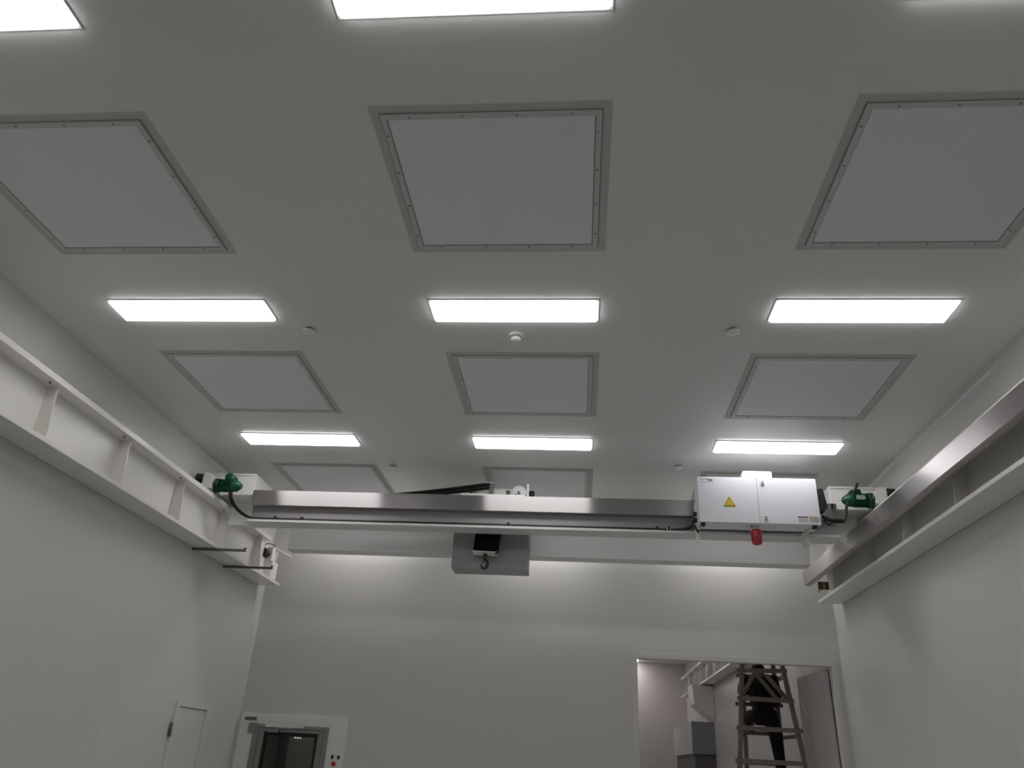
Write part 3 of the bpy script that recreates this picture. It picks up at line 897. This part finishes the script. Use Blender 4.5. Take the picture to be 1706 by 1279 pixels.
MB().lathe((-2.913, YB - 0.034, -0.092), (-2.913, YB - 0.08, -0.092), [(0, 0.016), (0.010, 0.014), (0.012, 0.026), (0.022, 0.026), (0.028, 0.020)], 22).build('emergency_button', 'red_button', ash)
# lining of the cabin behind the glass
cb = MB()
cb.box(-3.965, -3.95, YB + 0.0, YB + 1.1, FL, 0.36)
cb.box(-3.045, -3.03, YB + 0.0, YB + 1.1, FL, 0.36)
cb.box(-3.95, -3.045, YB + 1.08, YB + 1.1, FL, 0.36)
cb.box(-3.95, -3.045, YB + 0.0, YB + 1.08, 0.34, 0.36)
cb.build('cabin_lining', 'cabin', ash)
MB().box(-3.735, -3.047, YB + 0.60, YB + 0.63, FL, 0.218).build('cabin_panel', 'cabin_light', ash)
MB().box(-3.70, -3.30, YB + 0.15, YB + 0.40, 0.325, 0.339).build('cabin_fill', 'cabin_fill', ash)  # added glow panel, out of sight, brightens the cabin behind the glass
sp = MB()
for k in range(3):
    sp.cyl((-3.660 + 0.034 * k, YB + 0.600, 0.182 - 0.002 * k), (-3.660 + 0.034 * k, YB + 0.590, 0.182 - 0.002 * k), 0.0060, seg=10)
sp.build('bright_dots', 'spark', ash)  # three small glowing dots on the cabin panel

# ------------------------------------------------------------------ far room contents
fb, _X = runway(1, 10.3, 23.4, 23.2, 'runway beam on the right wall of the room beyond the doorway', [11.2 + 1.05 * k for k in range(12)], None)
corb = MB()
corb.prism([(2.70, 2.03), (XR - 0.006, 2.00), (XR - 0.006, 1.255), (2.735, 1.60)], 'y', 19.45, 20.25)
# keep the bracket clear of the beam it stands beside
co = corb.build('corner_bracket', 'white_paint', None, bevel=0.01)
for v in co.data.vertices: pass
tag(co, 'pale slanted bracket below the far room beam at the right wall', 'bracket')
co.location.z -= 0.085
dk = thing('wall_casing', 'large grey box casing on the far room wall seen through the doorway', 'casing', (2.93, 21.5, 0.45))
MB().box(2.665, XR, 19.62, 19.68, 0.46, 1.14).build('end_panel', 'duct_grey', dk)  # end face in a darker tone than the body
MB().box(2.665, XR, 19.68, 23.3, 0.46, 1.14).build('body', 'duct_pale', dk)
MB().box(2.72, XR, 19.75, 23.2, -0.05, 0.46).build('under_casing_shade', 'dark_steel', dk)  # dark block standing in for the shade below the casing

# wooden trestle ladder
lad = thing('trestle_ladder', 'rough wooden trestle ladder behind the doorway with a person on it', 'ladder', (2.55, 11.5, FL))
def yf(z): return 11.22 + 0.06 * z            # front plane
def yk(z): return 11.98 - 0.06 * z            # rear plane
ZT = 1.86
def xfl(z): return 2.105 + 0.118 * z
def xfr(z): return 2.985 - 0.118 * z
def xkl(z): return 2.352 - 0.012 * 0 + 0.022 * z
def xkr(z): return 2.862 - 0.02 * z
for fx, fy in ((xfl, yf), (xfr, yf), (xkl, yk), (xkr, yk)):
    MB().bar((fx(FL), fy(FL), FL), (fx(ZT), fy(ZT), ZT), 0.058, 0.050, up=(0, 1, 0)).build('leg', 'wood', lad, bevel=0.004)
random.seed(11)
RF = (-1.30, -0.93, -0.55, -0.17, 0.205, 0.590, 0.965, 1.335, 1.70)
for z in RF:
    a, b = xfl(z) - random.uniform(0.05, 0.085), xfr(z) + random.uniform(0.03, 0.05)
    MB().bar((a, yf(z) - 0.05, z + random.uniform(-0.012, 0.012)), (b, yf(z) - 0.05, z + random.uniform(-0.012, 0.012)), 0.045, 0.056).build('rung', 'wood', lad, bevel=0.003)
    zr = z - 0.005
    MB().bar((xkl(zr) - random.uniform(0.03, 0.12), yk(zr) + 0.05, zr + random.uniform(-0.012, 0.012)), (xkr(zr) + random.uniform(0.03, 0.09), yk(zr) + 0.05, zr), 0.045, 0.050).build('rung', 'wood', lad, bevel=0.003)
MB().bar((2.44, yf(1.29) + 0.045, 1.31), (2.225, yf(0.98) + 0.045, 0.98), 0.05, 0.028, up=(0, 1, 0)).build('brace', 'wood', lad)
MB().bar((2.47, yf(1.29) + 0.045, 1.29), (2.715, yf(0.98) + 0.045, 0.98), 0.05, 0.028, up=(0, 1, 0)).build('brace', 'wood', lad)
MB().bar((2.60, yf(1.30) + 0.075, 1.30), (2.845, yf(1.0) + 0.075, 1.0), 0.055, 0.028, up=(0, 1, 0)).build('brace', 'wood', lad)
for z in (1.335, 0.590, -0.17, -0.93):
    for fa, ka in ((xfl, xkl), (xfr, xkr)):
        MB().bar((fa(z), yf(z), z - 0.055), (ka(z), yk(z), z - 0.055), 0.04, 0.045).build('side_rail', 'wood', lad)

# ------------------------------------------------------------------ the person on the ladder
def skin_mesh(name, nodes, edges, root_i, m, parent, sub=2):
    me = bpy.data.meshes.new(name)
    org = world_origin(parent) if parent is not None else Vector((0, 0, 0))
    me.from_pydata([Vector((p[0], p[1], p[2] + ZO)) - org for p in nodes], edges, [])
    o = bpy.data.objects.new(name, me)
    COL.objects.link(o)
    if parent is not None: o.parent = parent
    o.modifiers.new('skin', 'SKIN')
    if not me.skin_vertices: 
        me.attributes.new('skin', 'FLOAT_VECTOR', 'POINT') if False else None
    for i, p in enumerate(nodes):
        r = p[3]
        me.skin_vertices[0].data[i].radius = (r, r) if not isinstance(r, tuple) else r
        me.skin_vertices[0].data[i].use_root = (i == root_i)
    ss = o.modifiers.new('subdivision', 'SUBSURF')
    ss.levels = sub; ss.render_levels = sub
    me.materials.append(M[m])
    for q in me.polygons: q.use_smooth = True
    return o
def ensure_skin(me):
    pass
PXc, PYc = 2.57, 11.66
def q(x, y, z, r): return (PXc + x, PYc + y, z, r)
# facing away from the camera, towards the rear rungs; left foot raised on a rung
body_n = [
    q(0.015, -0.02, 0.80, 0.125),      # 0 pelvis
    q(0.010, -0.01, 0.96, 0.120),      # 1 waist
    q(0.000, 0.01, 1.14, 0.150),       # 2 chest
    q(0.000, 0.02, 1.29, 0.105),       # 3 upper chest
    q(0.000, 0.03, 1.37, 0.058),       # 4 neck
    q(0.000, 0.05, 1.44, 0.062),       # 5 jaw
    q(0.000, 0.055, 1.52, 0.092),      # 6 head
    q(0.000, 0.045, 1.60, 0.075),      # 7 crown
    q(-0.19, 0.03, 1.28, 0.066),       # 8 left shoulder
    q(-0.235, 0.10, 1.06, 0.050),      # 9 left elbow
    q(-0.195, 0.285, 1.24, 0.034),     # 10 left wrist
    q(-0.185, 0.325, 1.315, 0.030),    # 11 left palm
    q(0.19, 0.03, 1.28, 0.066),        # 12 right shoulder
    q(0.245, 0.08, 1.05, 0.050),       # 13 right elbow
    q(0.235, 0.27, 0.94, 0.034),       # 14 right wrist
    q(0.235, 0.33, 0.955, 0.030),      # 15 right palm
    q(-0.095, -0.01, 0.76, 0.098),     # 16 left hip
    q(-0.150, 0.17, 0.86 - 0.16, 0.070),   # 17 left thigh end
    q(-0.140, 0.20, 0.675, 0.064),     # 18 left knee
    q(-0.100, 0.10, 0.62 + 0.045, 0.05),   # 19 placeholder, replaced below
]
# left leg: thigh forward and down to the knee, shin down to the raised foot
body_n[17] = q(-0.120, 0.14, 0.775, 0.082)
body_n[18] = q(-0.125, 0.235, 0.735, 0.066)
body_n[19] = q(-0.110, 0.20, 0.655, 0.050)
body_n += [
    q(-0.105, 0.19, 0.60 + 0.055, 0.040),
]
body_n = body_n[:19]
body_n += [
    q(-0.115, 0.205, 0.56, 0.054),     # 19 left calf
    q(-0.105, 0.175, 0.40, 0.036),     # 20 left ankle
    q(-0.105, 0.285, 0.335 + 0.01, 0.034),    # 21 left toe
    q(0.125, -0.02, 0.74, 0.096),      # 22 right hip
    q(0.160, 0.03, 0.50, 0.080),       # 23 right mid thigh
    q(0.180, 0.055, 0.30, 0.064),      # 24 right knee
    q(0.190, 0.05, 0.14, 0.060),       # 25 right calf
    q(0.195, 0.08, -0.06, 0.038),      # 26 right ankle
    q(0.195, 0.20, -0.115, 0.034),     # 27 right toe
]
# put the raised left foot on the rung at 0.59 and the right foot on the rung at -0.17
body_n[18] = q(-0.170, 0.250, 0.800, 0.068)
body_n[17] = q(-0.150, 0.11, 0.79, 0.084)
body_n[19] = q(-0.155, 0.205, 0.735, 0.058)
body_n[20] = q(-0.130, 0.140, 0.660, 0.038)
body_n[21] = q(-0.125, 0.26, 0.632, 0.034)
body_e = [(0, 1), (1, 2), (2, 3), (3, 4), (4, 5), (5, 6), (6, 7), (3, 8), (8, 9), (9, 10), (10, 11), (3, 12), (12, 13), (13, 14), (14, 15),
          (0, 16), (16, 17), (17, 18), (18, 19), (19, 20), (20, 21), (0, 22), (22, 23), (23, 24), (24, 25), (25, 26), (26, 27)]
# fingers: four on each hand curled over a rung, and a thumb
def hand(idx, up, sx):
    p = body_n[idx]
    base = Vector(p[:3])
    for k in range(4):
        off = (k - 1.5) * 0.019
        L = (0.030, 0.036, 0.034, 0.026)[k]
        a = base + Vector((off, 0.012, 0.030 * up))
        b = a + Vector((0, 0.022, L * 0.7 * up)); c = b + Vector((0, 0.012, -L * 0.5)); 
        i0 = len(body_n)
        body_n.extend([(*a, 0.0095), (*b, 0.0088), (*c, 0.0078)])
        body_e.extend([(idx, i0), (i0, i0 + 1), (i0 + 1, i0 + 2)])
    a = base + Vector((sx * 0.032, 0.005, 0.004)); b = a + Vector((sx * 0.012, 0.022, 0.022 * up))
    i0 = len(body_n)
    body_n.extend([(*a, 0.011), (*b, 0.0095)])
    body_e.extend([(idx, i0), (i0, i0 + 1)])
hand(11, 1, 1); hand(15, 1, -1)
person = skin_mesh('person', body_n, body_e, 0, 'skin', None)
tag(person, 'person in black clothes standing on the wooden ladder beyond the doorway', 'person')
def sub(idx, grow, extra=()):
    mp = {i: k for k, i in enumerate(idx)}
    n = [(*body_n[i][:3], body_n[i][3] + grow) for i in idx]
    e = [(mp[a], mp[b]) for a, b in body_e if a in mp and b in mp]
    return n, e
n, e = sub([0, 1, 2, 3, 8, 9, 10, 12, 13, 14], 0.024)
n[0] = (*n[0][:2], 0.840, 0.160)
n[1] = (*n[1][:3], 0.172)
n[2] = (*n[2][:3], 0.198)
n[3] = (*n[3][:2], n[3][2] + 0.02, 0.135)
skin_mesh('jacket', n, e, 0, 'jacket', person)
n, e = sub([1, 0, 16, 17, 18, 19, 20, 22, 23, 24, 25, 26], 0.014)
n[0] = (*n[0][:2], 0.93, 0.140)
n[1] = (*n[1][:3], 0.155)
skin_mesh('trousers', n, e, 1, 'trousers', person)
for a, b in ((20, 21), (26, 27)):
    pa, pb = Vector(body_n[a][:3]), Vector(body_n[b][:3])
    nn = [(*(pa + Vector((0, -0.045, -0.035))), 0.040), (*(pa + Vector((0, 0.02, -0.025))), 0.045), (*(pb + Vector((0, -0.03, -0.004))), 0.043), (*(pb + Vector((0, 0.035, -0.002))), 0.034)]
    skin_mesh('shoe', nn, [(0, 1), (1, 2), (2, 3)], 1, 'shoe', person)
n, e = [(*body_n[3][:2], 1.33, 0.10), (*body_n[4][:2], 1.40, 0.098), (body_n[5][0], body_n[5][1] - 0.02, 1.47, 0.105)], [(0, 1), (1, 2)]
skin_mesh('collar', n, e, 0, 'jacket', person)
for i, k in ((0, .70), (1, .70), (2, .72), (3, .72), (4, .9), (8, .75), (9, .75), (12, .75), (13, .75), (16, .75), (17, .8), (18, .8), (19, .8), (20, .7), (21, .65), (22, .75), (23, .8), (24, .8), (25, .8), (26, .7), (27, .65)):
    rr = body_n[i][3] * k            # the body under the clothes
    person.data.skin_vertices[0].data[i].radius = (rr, rr)
hx, hy, hz = body_n[6][:3]
MB().sphere((hx, hy - 0.012, hz + 0.022), 0.107, sc=(0.92, 1.0, 1.02)).build('hair', 'hair', person)
# face, on the side turned to the rear of the ladder
fc = MB()
fc.prism([(hy + 0.085, hz - 0.005), (hy + 0.085, hz - 0.055), (hy + 0.125, hz - 0.045)], 'x', hx - 0.013, hx + 0.013)
for s in (-1, 1):
    fc.sphere((hx + s * 0.092, hy + 0.0, hz - 0.02), 0.028, sc=(0.35, 0.7, 1.1))
fc.build('nose_and_ears', 'skin', person, bevel=0.003)
ey = MB()
for s in (-1, 1):
    ey.sphere((hx + s * 0.033, hy + 0.086, hz - 0.005), 0.012)
ey.build('eyes', 'eye', person)
MB().box(hx - 0.025, hx + 0.025, hy + 0.070, hy + 0.092, hz - 0.086, hz - 0.078).build('mouth', 'red_button', person)

SC.cycles.use_denoising = True
SC.cycles.max_bounces = 12
SC.cycles.diffuse_bounces = 8
